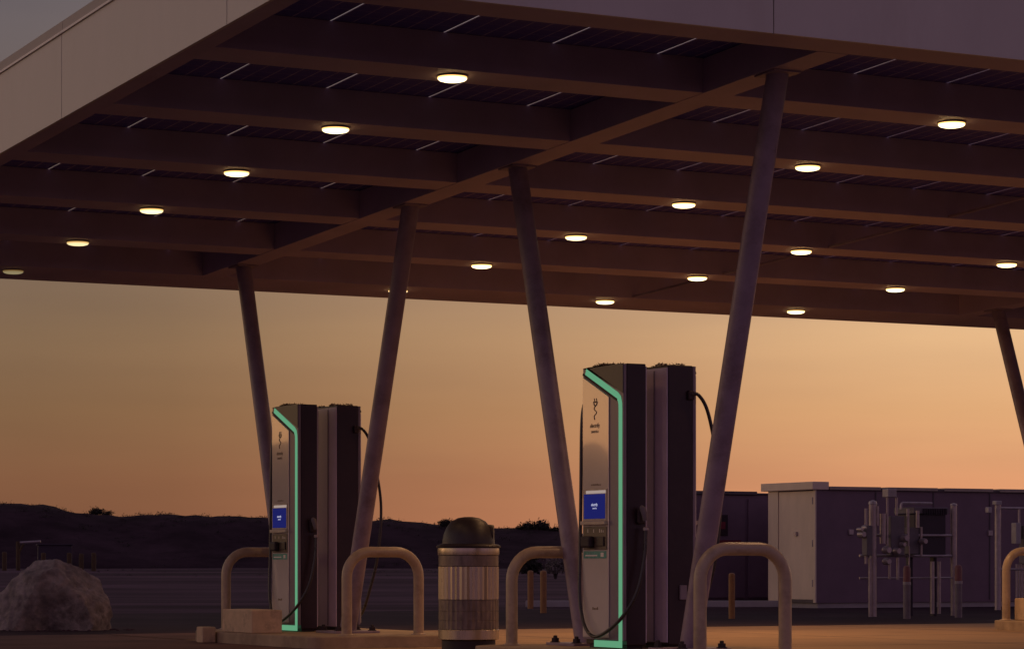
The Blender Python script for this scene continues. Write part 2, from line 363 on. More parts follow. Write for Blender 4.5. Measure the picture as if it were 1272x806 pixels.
# ------------------------------------------------------------------ plants
def shrub(px, py, Z, w, h, m, label, n=1100, zb=None):
    p = W(px, py, Z)
    if zb is not None: p.z = zb
    r = thing('shrub', label, 'shrub', p, random.random()*6, 'shrubs')
    bs = NB(); lobes = []
    for k in range(7):
        an = 2*PI*k/7+random.random()*.6; rr = w*random.uniform(.05, .36)
        e = Vector((math.cos(an)*rr, math.sin(an)*rr, h*random.uniform(.35, .80)*(1-.5*rr/w)))
        tube(bs, [(0,0,-.3), e*0.5+Vector((0,0,h*.04)), e], [0.03*h, 0.022*h, 0.008*h], 6); lobes.append(e)
    obj('stem', bs, M['stem'], r)
    bl = NB()
    for k in range(n):
        c = random.choice(lobes)
        q = Vector((random.gauss(0, w*.12), random.gauss(0, w*.12), random.gauss(-h*.16, h*.18))) + c
        if q.z < 0: q.z = random.random()*h*.4
        s = random.uniform(.06, .13)*h
        d = Vector((random.gauss(0,1), random.gauss(0,1), random.gauss(0,1))).normalized(); e = d.orthogonal().normalized(); g = d.cross(e)
        bl.faces.new([bl.verts.new(q+e*s), bl.verts.new(q+g*s*.55), bl.verts.new(q-e*s), bl.verts.new(q-g*s*.55)])
    obj('foliage', bl, m, r)
    return r
shrub(119, 638.5, 176.5, 1.1, 0.55, M['leafd'], 'small dark two lobed shrub on the ridge above the boulder')
shrub(133, 640.5, 176.5, 1.0, 0.35, M['leafd'], 'lowest dark shrub trailing right along the ridge above the boulder')
shrub(553, 653.5, 176.5, 1.2, 0.55, M['leafd'], 'dark shrub on the ridge just left of the bin lid')
shrub(653, 659, 176.5, 1.3, 0.60, M['leafd'], 'dark shrub on the ridge just right of the bin, left of its twin')
shrub(671, 660, 176, 1.8, 0.85, M['leafd'], 'widest dark shrub on the ridge, above the hooped rail beside the bin')
shrub(693, 662, 176.5, 1.5, 0.55, M['leafd'], 'dark shrub on the ridge nearest the slanted column by the charger')
shrub(690, 716, 96, 0.75, 0.55, M['leafp'], 'pale dry bush on the dirt behind two ochre posts', zb=0.5)
shrub(657, 712, 100, 0.85, 0.75, M['leafd'], 'dark bush on the dirt seen through the hooped rail beside the bin', zb=0.5)

# scrub: low dry brush nobody could count, on the hill and the plain
bm = NB(); rs = random.Random(21)
dg = bpy.context.evaluated_depsgraph_get()
def hill_z(x, y):
    hit, loc, nr, ix, ob, mx = S.ray_cast(dg, Vector((x, y, 60)), Vector((0, 0, -1)))
    return loc.z if hit else None
bpy.context.view_layer.update(); dg = bpy.context.evaluated_depsgraph_get()
for k in range(900):
    az = math.radians(rs.uniform(-13, 9)); r_ = rs.choice([rs.uniform(100, 160), rs.uniform(160, 181), rs.uniform(160, 181), rs.uniform(171, 180), rs.uniform(171, 180)])
    x, y = r_*math.sin(az), r_*math.cos(az); z = hill_z(x, y)
    if z is None: continue
    hgt = rs.uniform(.04, .10) if r_ < 159 else rs.uniform(.07, .20); wd = hgt*rs.uniform(1.0, 2.4)
    for j in range(26):
        q = Vector((x+rs.gauss(0, wd*.5), y+rs.gauss(0, wd*.5), z+abs(rs.gauss(0, hgt*.5))-.02)); s_ = hgt*rs.uniform(.15, .32)
        d = Vector((rs.gauss(0,1), rs.gauss(0,1), rs.gauss(0,1))).normalized(); e = d.orthogonal().normalized(); g = d.cross(e)
        bm.faces.new([bm.verts.new(q+e*s_), bm.verts.new(q+g*s_*.5), bm.verts.new(q-e*s_), bm.verts.new(q-g*s_*.5)])
sc_ = obj('scrub', bm, M['leafd']); sc_['kind'] = 'stuff'; sc_['label'] = 'low dark scrub scattered over the plain and hill'; sc_['category'] = 'scrub'
# boulder
rk = random.Random(11)
planes = []
for k in range(30):
    n_ = Vector((rk.gauss(0,1), rk.gauss(0,1), rk.gauss(0.15,1))).normalized(); planes.append((n_, rk.uniform(.80, .98)))
planes.append((Vector((0.05,-.75,.12)).normalized(), .70))
bm = NB(); bmesh.ops.create_icosphere(bm, subdivisions=6, radius=1)
for v in bm.verts:
    d = v.co.normalized(); f = 1.04
    for n_, h_ in planes:
        c_ = d.dot(n_)
        if c_ > .3: f = min(f, h_/c_)
    f *= 1 + 0.03*noise.noise(d*1.6+Vector((4,1,2))) + 0.035*(0.5-abs(noise.noise(d*5+Vector((1,7,3))))) + 0.022*noise.noise(d*11) + 0.010*noise.noise(d*27)
    f *= 1 + 0.028*(noise.ridged_multi_fractal(d*2.4+Vector((2,6,1)), 1.0, 2.1, 5, 1.0, 2.0)-1.0) + 0.016*noise.fractal(d*6, 1.0, 2.0, 4)
    v.co = Vector((d.x*0.80*f, d.y*0.62*f, max(-0.2, d.z*0.83*f)))
    if v.co.y < -0.1 and v.co.z < 0.40: v.co.y += 0.30*(0.40-v.co.z)/0.5*max(0, 1-abs(v.co.x-0.02)/0.55)
bo = obj('boulder', bm, M['rock'], smooth=True)
b0 = W(68, 782, 34.9)
bo.location = (b0.x, b0.y, 0.04)
bm = NB(); sk = random.Random(5)
for k in range(60):
    an = sk.uniform(0, 2*PI); rr = sk.uniform(.92, 1.35); q = Vector((b0.x+.74*rr*math.cos(an), b0.y+.60*rr*math.sin(an), 0.0)); r_ = sk.uniform(.010, .034)
    m0 = bmesh.ops.create_icosphere(bm, subdivisions=1, radius=r_)['verts']
    for v in m0: v.co = Vector((v.co.x*sk.uniform(.8, 1.5), v.co.y, v.co.z*.7)) + q
gv_ = obj('gravel', bm, M['dirt']); gv_['kind'] = 'stuff'; gv_['label'] = 'loose stones scattered round the foot of the boulder'; gv_['category'] = 'gravel'
tag(bo, 'large rough boulder lying on the dirt at the pad edge', 'boulder')

# ------------------------------------------------------------------ canopy
can = thing('solar_canopy', 'wide steel canopy with solar panel roof on slanted tube columns', 'canopy', O0, YAW)
def cobj(name, bm, m, bevel=0.0, smooth=False, parent=None):
    for v in bm.verts: v.co.z += zc(v.co.y)
    return obj(name, bm, m, parent or can, smooth, bevel)
AL, AR, BN, BF = -4.50, 15.2, -3.16, 10.56
DP = 0.28
BEAMS = [-0.99+2.18*k for k in range(5)]
LONG = [0.0, 10.75]
def cuts(a0, a1, ex):
    """split a run at the longitudinal beams"""
    out = []; s = a0
    for c in ex:
        out.append((s, c-0.142)); s = c+0.142
    out.append((s, a1)); return out
for b in BEAMS:
    bm = NB()
    for s, e in cuts(AL+0.16, AR-0.16, LONG): box(bm, s, e, b-0.21, b+0.21, 0.004, DP)
    cobj('lateral_beam', bm, M['steel'])
for a in LONG:
    bm = NB(); box(bm, a-0.14, a+0.14, BN+0.34, 9.6, 0.0, DP-0.003); cobj('main_beam', bm, M['steel'])
bm = NB(); box(bm, AL, AR, BN, BN+0.335, 0.002, DP); cobj('edge_beam', bm, M['steel'])
bm = NB(); box(bm, AL, AR, 9.605, BF, 0.002, DP); cobj('edge_beam', bm, M['steel'])
for a0, a1 in ((AL, AL+0.155), (AR-0.155, AR)):
    bm = NB(); box(bm, a0, a1, BN+0.34, 9.6, 0.002, DP); cobj('edge_beam', bm, M['steel'])
# conduit slung under the panels
bm = NB()
for s, e in zip([BN+.335]+[b+.21 for b in BEAMS], [b-.21 for b in BEAMS]+[9.605]): box(bm, 5.58, 5.605, s, e, 0.01, 0.035)
cobj('conduit', bm, M['column'])
# fascia panels with open joints, lip and cap
def fascia(side):
    runs = []
    L = 3.57
    if side in 'LR':
        x0, x1 = (AL-0.034, AL-0.003) if side == 'L' else (AR+0.003, AR+0.034)
        c = BN; 
        brk = [BN-0.034, -1.90, 1.67, 5.24, 8.81, BF+0.034]
        for s, e in zip(brk, brk[1:]):
            bm = NB(); box(bm, x0, x1, s+0.006, e-0.006, 0.0, 0.688); cobj('fascia_panel', bm, M['fascia'])
            bm = NB(); box(bm, x0-(0.016 if side == 'L' else -0.006), x1+(0.006 if side == 'L' else 0.016), s+.003, e-.003, 0.69, 0.708); cobj('fascia_lip', bm, M['lip'])
            bm = NB(); box(bm, x0+.008, x1+0.1, s+.003, e-.003, 0.71, 0.80); cobj('fascia_cap', bm, M['cap'])
    else:
        y0, y1 = (BN-0.034, BN-0.003) if side == 'N' else (BF+0.003, BF+0.034)
        brk = [AL-0.034, -0.78, 2.79, 6.36, 9.93, 13.5, AR+0.034]
        for s, e in zip(brk, brk[1:]):
            bm = NB(); box(bm, s+(0.04 if s < AL else 0.005), e-(0.04 if e > AR else 0.005), y0, y1, 0.0, 0.688); cobj('fascia_panel', bm, M['fascia'])
            bm = NB(); box(bm, s+.05, e-.003 if e < AR else e-.05, y0-0.012, y1, 0.69, 0.708); cobj('fascia_lip', bm, M['lip'])
            bm = NB(); box(bm, s+.05, e-.003 if e < AR else e-.05, y0+.008, y1, 0.71, 0.80); cobj('fascia_cap', bm, M['cap'])
for sd in 'LNRF': fascia(sd)
# solar modules: shared mesh, one object per module that the photo can show, the rest in one
def in_view(a, b):
    q = P(a, b, zc(b)+DP); px = CX+F*q.x/q.y; py = HY-F*(q.z-CAMZ)/q.y
    return -140 < px < 1420 and py > -130
bays = [BN+0.16] + BEAMS + [10.02]
rest = NB(); cnt = 0
MW = 0.95
for r, (s, e) in enumerate(zip(bays, bays[1:])):
    ln = e-s-0.02
    bm = NB(); box(bm, 0, MW-0.015, 0, ln, 0, 0.005)
    for v in bm.verts: v.co.z += -0.0440*v.co.y
    me = None
    a = AL+0.15
    while a < AR-0.3:
        if (in_view(a, s) or in_view(a+MW, e)) and cnt < 99:
            if me is None:
                o = obj('solar_panel', bm, M['pv'], can); me = o.data
            else:
                o = bpy.data.objects.new('solar_panel', me); COL.objects.link(o); o.parent = can
            o.location = (a, s+0.01, zc(s+0.01)+DP+0.003); cnt += 1
        else:
            b2 = NB(); box(b2, a, min(a+MW-0.015, AR-.1), s+.01, s+.01+ln, DP+.003, DP+.008)
            for v in b2.verts: v.co.z += zc(v.co.y)
            tmp = bpy.data.meshes.new('t'); b2.to_mesh(tmp); rest.from_mesh(tmp); b2.free(); bpy.data.meshes.remove(tmp)
        a += MW
ro = obj('solar_panel', rest, M['pv'], can); ro['kind'] = 'stuff'
# slanted columns with base plates and anchor bolts
def column(a, btop, bbase):
    bm = NB(); p0 = Vector((a, bbase, ISL+0.02)); p1 = Vector((a, btop, zc(btop)))
    d = (p1-p0).normalized(); n = 22; rr = 0.087
    lo, hi = [], []
    u = Vector((1,0,0)); v = d.cross(u)
    for k in range(n):
        off = u*math.cos(2*PI*k/n)*rr + v*math.sin(2*PI*k/n)*rr
        s = p0+off; lo.append(bm.verts.new(s - d*((s.z-(ISL+0.024))/d.z)))
        s = p1+off; t = (zc(s.y)-0.002-s.z)/(d.z+0.044*d.y); hi.append(bm.verts.new(s+d*t))
    for k in range(n): bm.faces.new((lo[k], lo[(k+1)%n], hi[(k+1)%n], hi[k]))
    bm.faces.new(lo[::-1]); bm.faces.new(hi)
    o = obj('column', bm, M['column'], can, smooth=True)
    bm = NB(); box(bm, a-.125, a+.125, btop-.14, btop+.14, -.016, -.0025)
    for v in bm.verts: v.co.z += zc(v.co.y)
    obj('cap_plate', bm, M['column'], o)
    bm = NB(); box(bm, a-.25, a+.25, bbase-.25, bbase+.25, ISL, ISL+0.024); bp = obj('base_plate', bm, M['column'], o, bevel=.004)
    for sx in (-1, 1):
        for sy in (-1, 1):
            bm = NB(); lathe(bm, [(0.05, ISL+.0245), (0.05, ISL+.031), (0.036, ISL+.032), (0.036, ISL+.062), (0.02, ISL+.063), (0.019, ISL+.082), (0.01, ISL+.085)], 6, cx=a+sx*.19, cy=bbase+sy*.19)
            obj('anchor_bolt', bm, M['blackm'], o)
column(0, 2.22, 0.97); column(0, -2.07, -0.77)
column(0, 8.73, 7.42); column(0, 4.45, 5.93)
column(10.75, 8.95, 7.45); column(10.75, 4.5, 5.95)

# canopy lights -------------------------------------------------------
lens_mats = {}
def lens_mat(k):
    """frosted lens: whitish at the bottom of the bowl, amber towards the housing"""
    k = round(k, 2)
    if k in lens_mats: return lens_mats[k]
    m = bpy.data.materials.new('lamp_glow'); m.use_nodes = True
    nt = m.node_tree; n = nt.nodes; n.clear()
    o = n.new('ShaderNodeOutputMaterial'); e = n.new('ShaderNodeEmission'); tc = n.new('ShaderNodeTexCoord'); sp = n.new('ShaderNodeSeparateXYZ')
    nt.links.new(tc.outputs['Object'], sp.inputs[0])
    mr = n.new('ShaderNodeMapRange'); mr.inputs['From Min'].default_value = -0.002; mr.inputs['From Max'].default_value = -0.030; nt.links.new(sp.outputs['Z'], mr.inputs['Value'])
    cr = n.new('ShaderNodeValToRGB'); el = cr.color_ramp.elements
    el[0].position = 0.0; el[0].color = (0.30, 0.12, 0.022, 1); el[1].position = 1.0; el[1].color = (1.0, 0.80, 0.42, 1)
    x = el.new(0.35); x.color = (0.62, 0.36, 0.11, 1)
    nt.links.new(mr.outputs[0], cr.inputs['Fac']); nt.links.new(cr.outputs['Color'], e.inputs['Color']); e.inputs['Strength'].default_value = 4.0*k
    nt.links.new(e.outputs[0], o.inputs[0]); lens_mats[k] = m; return m
LAMP_W = 116.0
def canopy_light(a, b, s, label):
    p = P(a, b, zc(b)-0.001)
    r = thing('canopy_light', label, 'canopy light', p, YAW, 'round lights under the canopy')
    bm = NB(); lathe(bm, [(0.120, 0.0), (0.122, -0.003), (0.120, -0.006), (0.114, -0.0063)], 32); obj('housing', bm, M['housing'], r, smooth=True)
    bm = NB(); lathe(bm, [(0.112, -0.0065), (0.115, -0.012), (0.112, -0.022), (0.10, -0.031), (0.075, -0.038), (0.04, -0.042), (0.01, -0.043)], 32); lo = obj('lens', bm, lens_mat(s), r, smooth=True)
    li = bpy.data.lights.new('lamp', 'SPOT'); li.energy = LAMP_W*s*(0.22 if a < 0 else 1.0); li.color = (1.0, 0.53, 0.24); li.spot_size = math.radians(132); li.spot_blend = 1.0; li.shadow_soft_size = 0.06
    q = bpy.data.objects.new('lamp', li); COL.objects.link(q); q.parent = r; q.location = (0, 0, -0.16)
ordn = ['first', 'second', 'third', 'fourth', 'fifth', 'sixth']
for k in range(6):
    canopy_light(-2.29, -0.99+2.18*k, (1.0, .9, .75, .5, .3, .07)[k], ('brightest canopy light left of the central beam, on the crossbeam nearest the front fascia',
        'second canopy light from the front in the row beside the left fascia', 'third canopy light from the front in the row beside the left fascia',
        'fourth canopy light from the front in the row beside the left fascia', 'fifth canopy light from the front in the row beside the left fascia',
        'dimmest greyish canopy light, at the far left corner of the canopy')[k])
    canopy_light(2.49, -0.99+2.18*k, (1.1, .95, 1.0, .85, .92, .8)[k], ('canopy light nearest the top right corner of the photo',
        'canopy light just right of the tall front column, second in its row', 'canopy light just left of the tall front column, third from the front',
        'canopy light on the fourth crossbeam, right of the front left-leaning column', 'canopy light on the fifth crossbeam, left of the front left-leaning column',
        'tiny canopy light on the far edge beam, half hidden by a slanted column')[k])
for k in (3, 4, 5):
    canopy_light(5.36, -0.99+2.18*k, 1.0, {3: 'canopy light on the fourth crossbeam, just right of the tall front column', 4: 'canopy light on the fifth crossbeam, just left of the tall front column',
        5: 'canopy light on the far edge beam, above the nearest charger'}[k])
    canopy_light(8.22, -0.99+2.18*k, 1.0, {3: 'canopy light on the fourth crossbeam, at the right border of the photo', 4: 'canopy light on the fifth crossbeam, between two others near the right border',
        5: 'canopy light on the far edge beam, right of the tall front column'}[k])

# ------------------------------------------------------------------ charging stations
def stroke(pts, w):
    """outline of a polyline (u,z) with mitred corners"""
    L, R = [], []
    for i, p in enumerate(pts):
        p = Vector(p); d0 = (p-Vector(pts[i-1])).normalized() if i else None
        d1 = (Vector(pts[i+1])-p).normalized() if i < len(pts)-1 else None
        if d0 is None: nrm = Vector((-d1.y, d1.x)); k = 1
        elif d1 is None: nrm = Vector((-d0.y, d0.x)); k = 1
        else:
            n0 = Vector((-d0.y, d0.x)); n1 = Vector((-d1.y, d1.x)); nrm = (n0+n1).normalized(); k = 1/max(.35, nrm.dot(n0))
        L.append(p+nrm*w/2*k); R.append(p-nrm*w/2*k)
    return L, R
def make_station(d, cable_pts, label, seed):
    rnd = random.Random(seed)
    r = thing('charging_station', label, 'charging station', (0,0,0), 0, 'charging stations under the canopy')
    H, w = 2.38, 0.345; xf = -d/2
    bm = NB(); box(bm, xf+.032, d/2-.012, -w, w, 0.03, H); obj('body', bm, M['black'], r, bevel=.008)
    bm = NB(); box(bm, xf+.05, d/2-.03, -w+.03, w-.03, 0.0, 0.0295); obj('plinth', bm, M['blackm'], r)
    U = lambda u: w-u
    bm = NB(); box(bm, xf, xf+.03, -w+.002, w-.002, 0.07, H-.004); fr = obj('front_frame', bm, M['bezel'], r, bevel=.006)
    led = [(0.055, 2.343), (0.585, 2.118), (0.622, 2.090), (0.637, 2.05), (0.64, 2.0), (0.64, 0.038), (0.20, 0.038)]
    # white glass panel under the slanted strip
    sl = (2.095-2.352)/(0.64-0.035); zt = lambda u: 2.352+sl*(u-.035)-.062
    bm = NB(); prism(bm, [(U(.015), .09), (U(.455), .09), (U(.455), zt(.455)), (U(.015), zt(.015))], xf-.010, xf-.002)
    pa = obj('front_panel', bm, M['white'], r, bevel=.002)
    # dark corner cover above the strip
    zt2 = lambda u: 2.352+sl*(u-.035)+.055
    bm = NB(); prism(bm, [(U(.10), zt2(.10)), (U(.688), 2.13), (U(.688), H), (U(.03), H-.004), (U(.01), H-.012)], xf-.008, xf-.0015)
    obj('corner_cover', bm, M['cover'], r)
    L, R = stroke(led, .056)
    bm = NB(); x0, x1 = xf-.0042, xf-.001
    fl = [[bm.verts.new((x, U(q.x), q.y)) for q in s] for s in (L, R) for x in (x0, x1)]
    for i in range(len(led)-1):
        bm.faces.new((fl[0][i], fl[0][i+1], fl[2][i+1], fl[2][i])); bm.faces.new((fl[1][i], fl[1][i+1], fl[3][i+1], fl[3][i]))
        bm.faces.new((fl[0][i], fl[0][i+1], fl[1][i+1], fl[1][i])); bm.faces.new((fl[2][i], fl[2][i+1], fl[3][i+1], fl[3][i]))
    for i in (0, len(led)-1): bm.faces.new((fl[0][i], fl[1][i], fl[3][i], fl[2][i]))
    obj('light_strip', bm, M['led'], r)
    L, R = stroke([(.02, 2.325), (.60, 2.078)], .022)
    bm = NB(); prism(bm, [(U(q.x), q.y) for q in L]+[(U(q.x), q.y) for q in R[::-1]], xf-.013, xf-.011); obj('strip_edge', bm, M['blackm'], r)
    # screen
    bm = NB(); box(bm, xf-.020, xf-.011, U(.435), U(.035), 1.075, 1.345); sc = obj('screen', bm, M['ledge'], r, bevel=.003)
    bm = NB(); box(bm, xf-.024, xf-.0205, U(.415), U(.06), 1.092, 1.300); obj('display', bm, M['blue'], sc)
    bm = NB(); box(bm, xf-.024, xf-.0205, U(.425), U(.095), 1.305, 1.330); obj('header_bar', bm, M['scrw'], sc)
    bm = text_bm('electrify', .033, xf-.0245, U(.24), 1.200, .0004); obj('lettering', bm, M['scrt'], sc)
    bm = text_bm('america', .022, xf-.0245, U(.245), 1.174); obj('lettering', bm, M['scrt'], sc)
    bm = NB(); box(bm, xf-.045, xf-.011, U(.445), U(.03), 1.040, 1.073); obj('ledge', bm, M['ledge'], r, bevel=.004)
    # payment panel with reader and small icons
    bm = NB(); box(bm, xf-.018, xf-.011, U(.435), U(.04), 0.83, 1.025); pp = obj('payment_panel', bm, M['term'], r, bevel=.003)
    bm = NB(); box(bm, xf-.075, xf-.0185, U(.235), U(.08), 0.845, 0.945); obj('card_reader', bm, M['blackm'], pp, bevel=.018)
    bm = NB(); box(bm, xf-.03, xf-.0185, U(.40), U(.28), 0.86, 0.94); obj('keypad', bm, M['black'], pp, bevel=.004)
    bm = NB()
    for u, hh in ((.115,.03), (.215,.028), (.315,.03), (.345,.024), (.375,.018)): box(bm, xf-.0195, xf-.0185, U(u+.010), U(u), .975, .975+hh)
    obj('icon', bm, M['icon'], pp)
    bm = NB(); box(bm, xf-.0135, xf-.0105, U(.42), U(.04), .757, .818); st = obj('sticker', bm, M['teal'], r)
    bm = NB(); box(bm, xf-.0145, xf-.0137, U(.27), U(.07), .775, .787); box(bm, xf-.0145, xf-.0137, U(.38), U(.33), .77, .805); obj('sticker_mark', bm, M['icon'], st)
    # printed marks on the white panel: plug emblem, maker's lettering, two fine lines
    xm = xf-.0115
    bm = text_bm('electrify', .050, xm, U(.225), 1.864, .0004); obj('lettering', bm, M['ink'], pa)
    bm = text_bm('america', .040, xm, U(.225), 1.818); obj('lettering', bm, M['ink'], pa)
    bm = NB()
    ly = U(.235)
    tube(bm, [(xm+.0005, ly+.028*math.cos(t*PI/6), 2.075+.028*math.sin(t*PI/6)) for t in range(6, 13)], .006, 6)
    box(bm, xm-.001, xm+.001, ly-.035, ly+.035, 2.072, 2.084)
    for o_ in (-.017, .017): box(bm, xm-.001, xm+.001, ly+o_-.005, ly+o_+.005, 2.084, 2.11)
    tube(bm, spline([(xm+.0005, ly, 2.047), (xm+.0005, ly+.022, 2.02), (xm+.0005, ly-.02, 1.99), (xm+.0005, ly+.02, 1.96), (xm+.0005, ly+.012, 1.93)], 5), .0045, 6)
    obj('emblem', bm, M['ink'], pa)
    bm = NB()
    for k in range(7): box(bm, xm-.0006, xm+.001, U(.165+.024*k+.016), U(.165+.024*k), 1.372, 1.372+rnd.uniform(.010, .018))
    obj('fine_print', bm, M['ink'], pa)
    bm = NB()
    for k in range(4): box(bm, xm-.0006, xm+.001, U(.185+.026*k+.017), U(.185+.026*k), .322, .322+rnd.uniform(.014, .024))
    obj('fine_print', bm, M['ink'], pa)
    # lighter back panel and seams
    bm = NB(); box(bm, d/2-.0115, d/2, -w+.006, w-.006, .05, H-.02); bk = obj('back_panel', bm, M['back'], r, bevel=.004)
    bm = NB(); box(bm, d/2+.0005, d/2+.006, w-.22, w-.20, .06, H-.04); box(bm, d/2+.0005, d/2+.006, -w+.20, -w+.22, .06, H-.04); obj('seam_strip', bm, M['bezel'], bk)
    # holster, connector, cable
    bm = NB(); box(bm, .005, .075, -w-.04, -w-.0005, 1.04, 1.17); hs = obj('holster', bm, M['blackm'], r, bevel=.015)
    bm = NB(); tube(bm, [(.03, -w-.045, 1.185), (.03, -w-.065, 1.170), (.038, -w-.075, 1.13), (.048, -w-.075, 1.07)], [.016, .027, .025, .017], 12); obj('connector', bm, M['meterbox'], r, smooth=True)
    bm = NB(); lathe(bm, [(.016, .985), (.024, .99), (.024, 1.01), (.016, 1.015)], 12, cx=.055, cy=-w-.075); obj('cable_collar', bm, M['pipe'], r, smooth=True)
    bm = NB(); tube(bm, spline(cable_pts, 8), .0155, 10); obj('cable', bm, M['cable'], r, smooth=True)
    bm = NB(); box(bm, xf+.035, xf+.09, w+.0005, w+.03, 2.09, 2.17); obj('cable_bracket', bm, M['blackm'], r, bevel=.01)
    # small label box low on the left-hand side
    bm = NB(); box(bm, -.04, .025, w+.0005, w+.02, .41, .53); obj('label_plate', bm, M['bezel'], r, bevel=.003)
    # ragged dry twigs lying along the top
    bm = NB()
    spots = [(rnd.uniform(xf+.05, d/2-.04), rnd.uniform(-w+.05, w-.05)) for _ in range(6)]
    for k in range(520):
        cx_, cy_ = rnd.choice(spots)
        dx, dy = rnd.gauss(0, .030), rnd.gauss(0, .050)
        p = Vector((max(xf+.04, min(d/2-.03, cx_+dx)), max(-w+.03, min(w-.03, cy_+dy)), H+.001+max(0, .028-abs(dy)*.3)*rnd.random()))
        t = Vector((rnd.gauss(0, .6), rnd.gauss(0, .9), rnd.uniform(.0, .35))).normalized()*rnd.uniform(.015, .035)
        s = .004; n = t.orthogonal().normalized()*s
        a_ = [bm.verts.new(p+n), bm.verts.new(p-n*.5+t.cross(n).normalized()*s), bm.verts.new(p-n*.5-t.cross(n).normalized()*s), bm.verts.new(p+t)]
        for f in ((0,1,2),(0,1,3),(1,2,3),(2,0,3)): bm.faces.new([a_[i] for i in f])
    tw = obj('dry_twigs', bm, M['twig'], r); tw['kind'] = 'stuff'
    return r
w_ = .345
cab1 = [(-.05, w_+.02, 2.13), (-.08, w_+.03, 2.08), (-.11, w_+.025, 1.9), (-.125, w_+.015, 1.3), (-.135, w_+.01, .8), (-.16, w_-.03, .42), (-.18, .2, .19), (-.19, .03, .10), (-.185, -.17, .14), (-.13, -.35, .27), (-.03, -.42, .48), (.035, -.43, .76), (.055, -w_-.075, .99)]
cab2 = [(-.08, w_+.02, 2.14), (-.15, w_+.03, 2.13), (-.23, w_+.04, 2.0), (-.305, w_+.04, 1.7), (-.365, w_+.03, 1.3), (-.33, w_+.02, .8), (-.26, w_-.04, .42), (-.23, .2, .2), (-.22, .03, .12), (-.21, -.17, .16), (-.15, -.35, .29), (-.03, -.42, .50), (.035, -.43, .76), (.055, -w_-.075, .99)]
st1 = make_station(0.228, cab1, 'white faced charger with green light strip and blue screen, nearest the camera', 3)
st1.location = P(-0.177, 0.147, ISL); st1.rotation_euler = (0, 0, YAW)
st2 = make_station(0.285, cab2, 'dark charger seen from behind, back to back with the nearest white faced charger', 5)
st2.location = P(0.275, 0.147, ISL); st2.rotation_euler = (0, 0, YAW+PI)
dup(st1, P(-0.185, 6.86, ISL), YAW, 'smaller looking white faced charger with green strip, farther off by the concrete block')
dup(st2, P(0.278, 6.86, ISL), YAW+PI, 'dark charger seen from behind, back to back with the farther white faced charger')

# ------------------------------------------------------------------ hooped guard rails
def guard_rail(aL, aR, b, z0, top, label):
    r = thing('guard_rail', label, 'guard rail', P((aL+aR)/2, b, z0), YAW, 'hooped pipe guard rails')
    hw = (aR-aL)/2; rr = 0.25; t = 0.052; h = top-z0-t
    pts = [(-hw, 0, 0), (-hw, 0, h*.3), (-hw, 0, h-rr)]
    for k in range(1, 9): an = PI-PI/2*k/8; pts.append((-hw+rr+rr*math.cos(an), 0, h-rr+rr*math.sin(an)))
    for k in range(0, 9): an = PI/2-PI/2*k/8; pts.append((hw-rr+rr*math.cos(an), 0, h-rr+rr*math.sin(an)))
    pts += [(hw, 0, h*.3), (hw, 0, 0)]
    bm = NB(); tube(bm, pts, t, 18); obj('hoop', bm, M['rail'], r, smooth=True)
    for s in (-1, 1):
        bm = NB(); lathe(bm, [(t+.03, 0.0005), (t+.03, .008), (t+.008, .012), (t+.002, .02)], 18, cx=s*hw); obj('foot_collar', bm, M['rail'], r, smooth=True)
guard_rail(-.555, .235, -1.82, ISL, 1.0, 'hooped guard rail in front of the nearest chargers, shaded purple grey')
guard_rail(-.57, .21, 1.26, ISL, .985, 'hooped guard rail between the ribbed bin and the nearest white faced charger')
guard_rail(-.53, .26, 4.80, ISL, 1.0, 'hooped guard rail left of the bin, in front of the farther chargers')
guard_rail(-.58, .20, 7.82, ISL, 1.01, 'hooped guard rail rising behind the concrete block, beside the farther white faced charger')
guard_rail(9.98, 10.76, 7.80, ISL, 1.04, 'sunlit tan hooped guard rail at the right border with a concrete block')

# concrete blocks
def cblock(a0, a1, b0, b1, z0, z1, label):
    bm = NB(); ca, cb = (a0+a1)/2, (b0+b1)/2; box(bm, a0-ca, a1-ca, b0-cb, b1-cb, 0, z1-z0)
    o = obj('concrete_block', bm, M['block'], bevel=.012); o.location = P(ca, cb, z0); o.rotation_euler = (0, 0, YAW)
    return tag(o, label, 'concrete block', 'concrete blocks on the islands')
cblock(-1.0, -.66, 6.10, 6.90, ISL, .36, 'big beige concrete block at the foot of the farther white faced charger')
cblock(-1.17, -1.02, 7.02, 7.2, 0.004, ISL+.05, 'small beige concrete block touching the left end of the big block')
cblock(10.07, 10.68, 7.25, 7.75, ISL, .40, 'tan concrete block under the hooped rail at the right border')

# ------------------------------------------------------------------ litter bin
tb = W(582, 806, 25.8); tb.z = 0.004
r = thing('litter_bin', 'round ribbed metal litter bin with black dome lid between the guard rails', 'litter bin', tb, YAW)
bm = NB(); lathe(bm, [(.235, 0), (.25, .01), (.25, .118), (.24, .123)], 40); obj('base', bm, M['blackm'], r, smooth=True)
bm = NB(); lathe(bm, [(.27, .124), (.283, .13), (.283, .215), (.279, .219)], 40); obj('lower_ring', bm, M['tin'], r, smooth=True)
bm = NB(); lathe(bm, [(.272, .2195), (.2795, .222), (.2795, .300), (.277, .303), (.2795, .306), (.2795, .385), (.277, .388), (.2795, .391), (.2795, .492), (.272, .4945)], 72, flute=(0, 9, .005)); obj('lower_band', bm, M['tind'], r)
bm = NB(); lathe(bm, [(.27, .4955), (.281, .498), (.281, .80), (.27, .803)], 72, flute=(0, 3, .009)); obj('ribbed_body', bm, M['tin'], r)
bm = NB(); lathe(bm, [(.272, .8035), (.279, .806), (.279, .903), (.272, .905)], 40); obj('upper_band', bm, M['tind'], r, smooth=True)
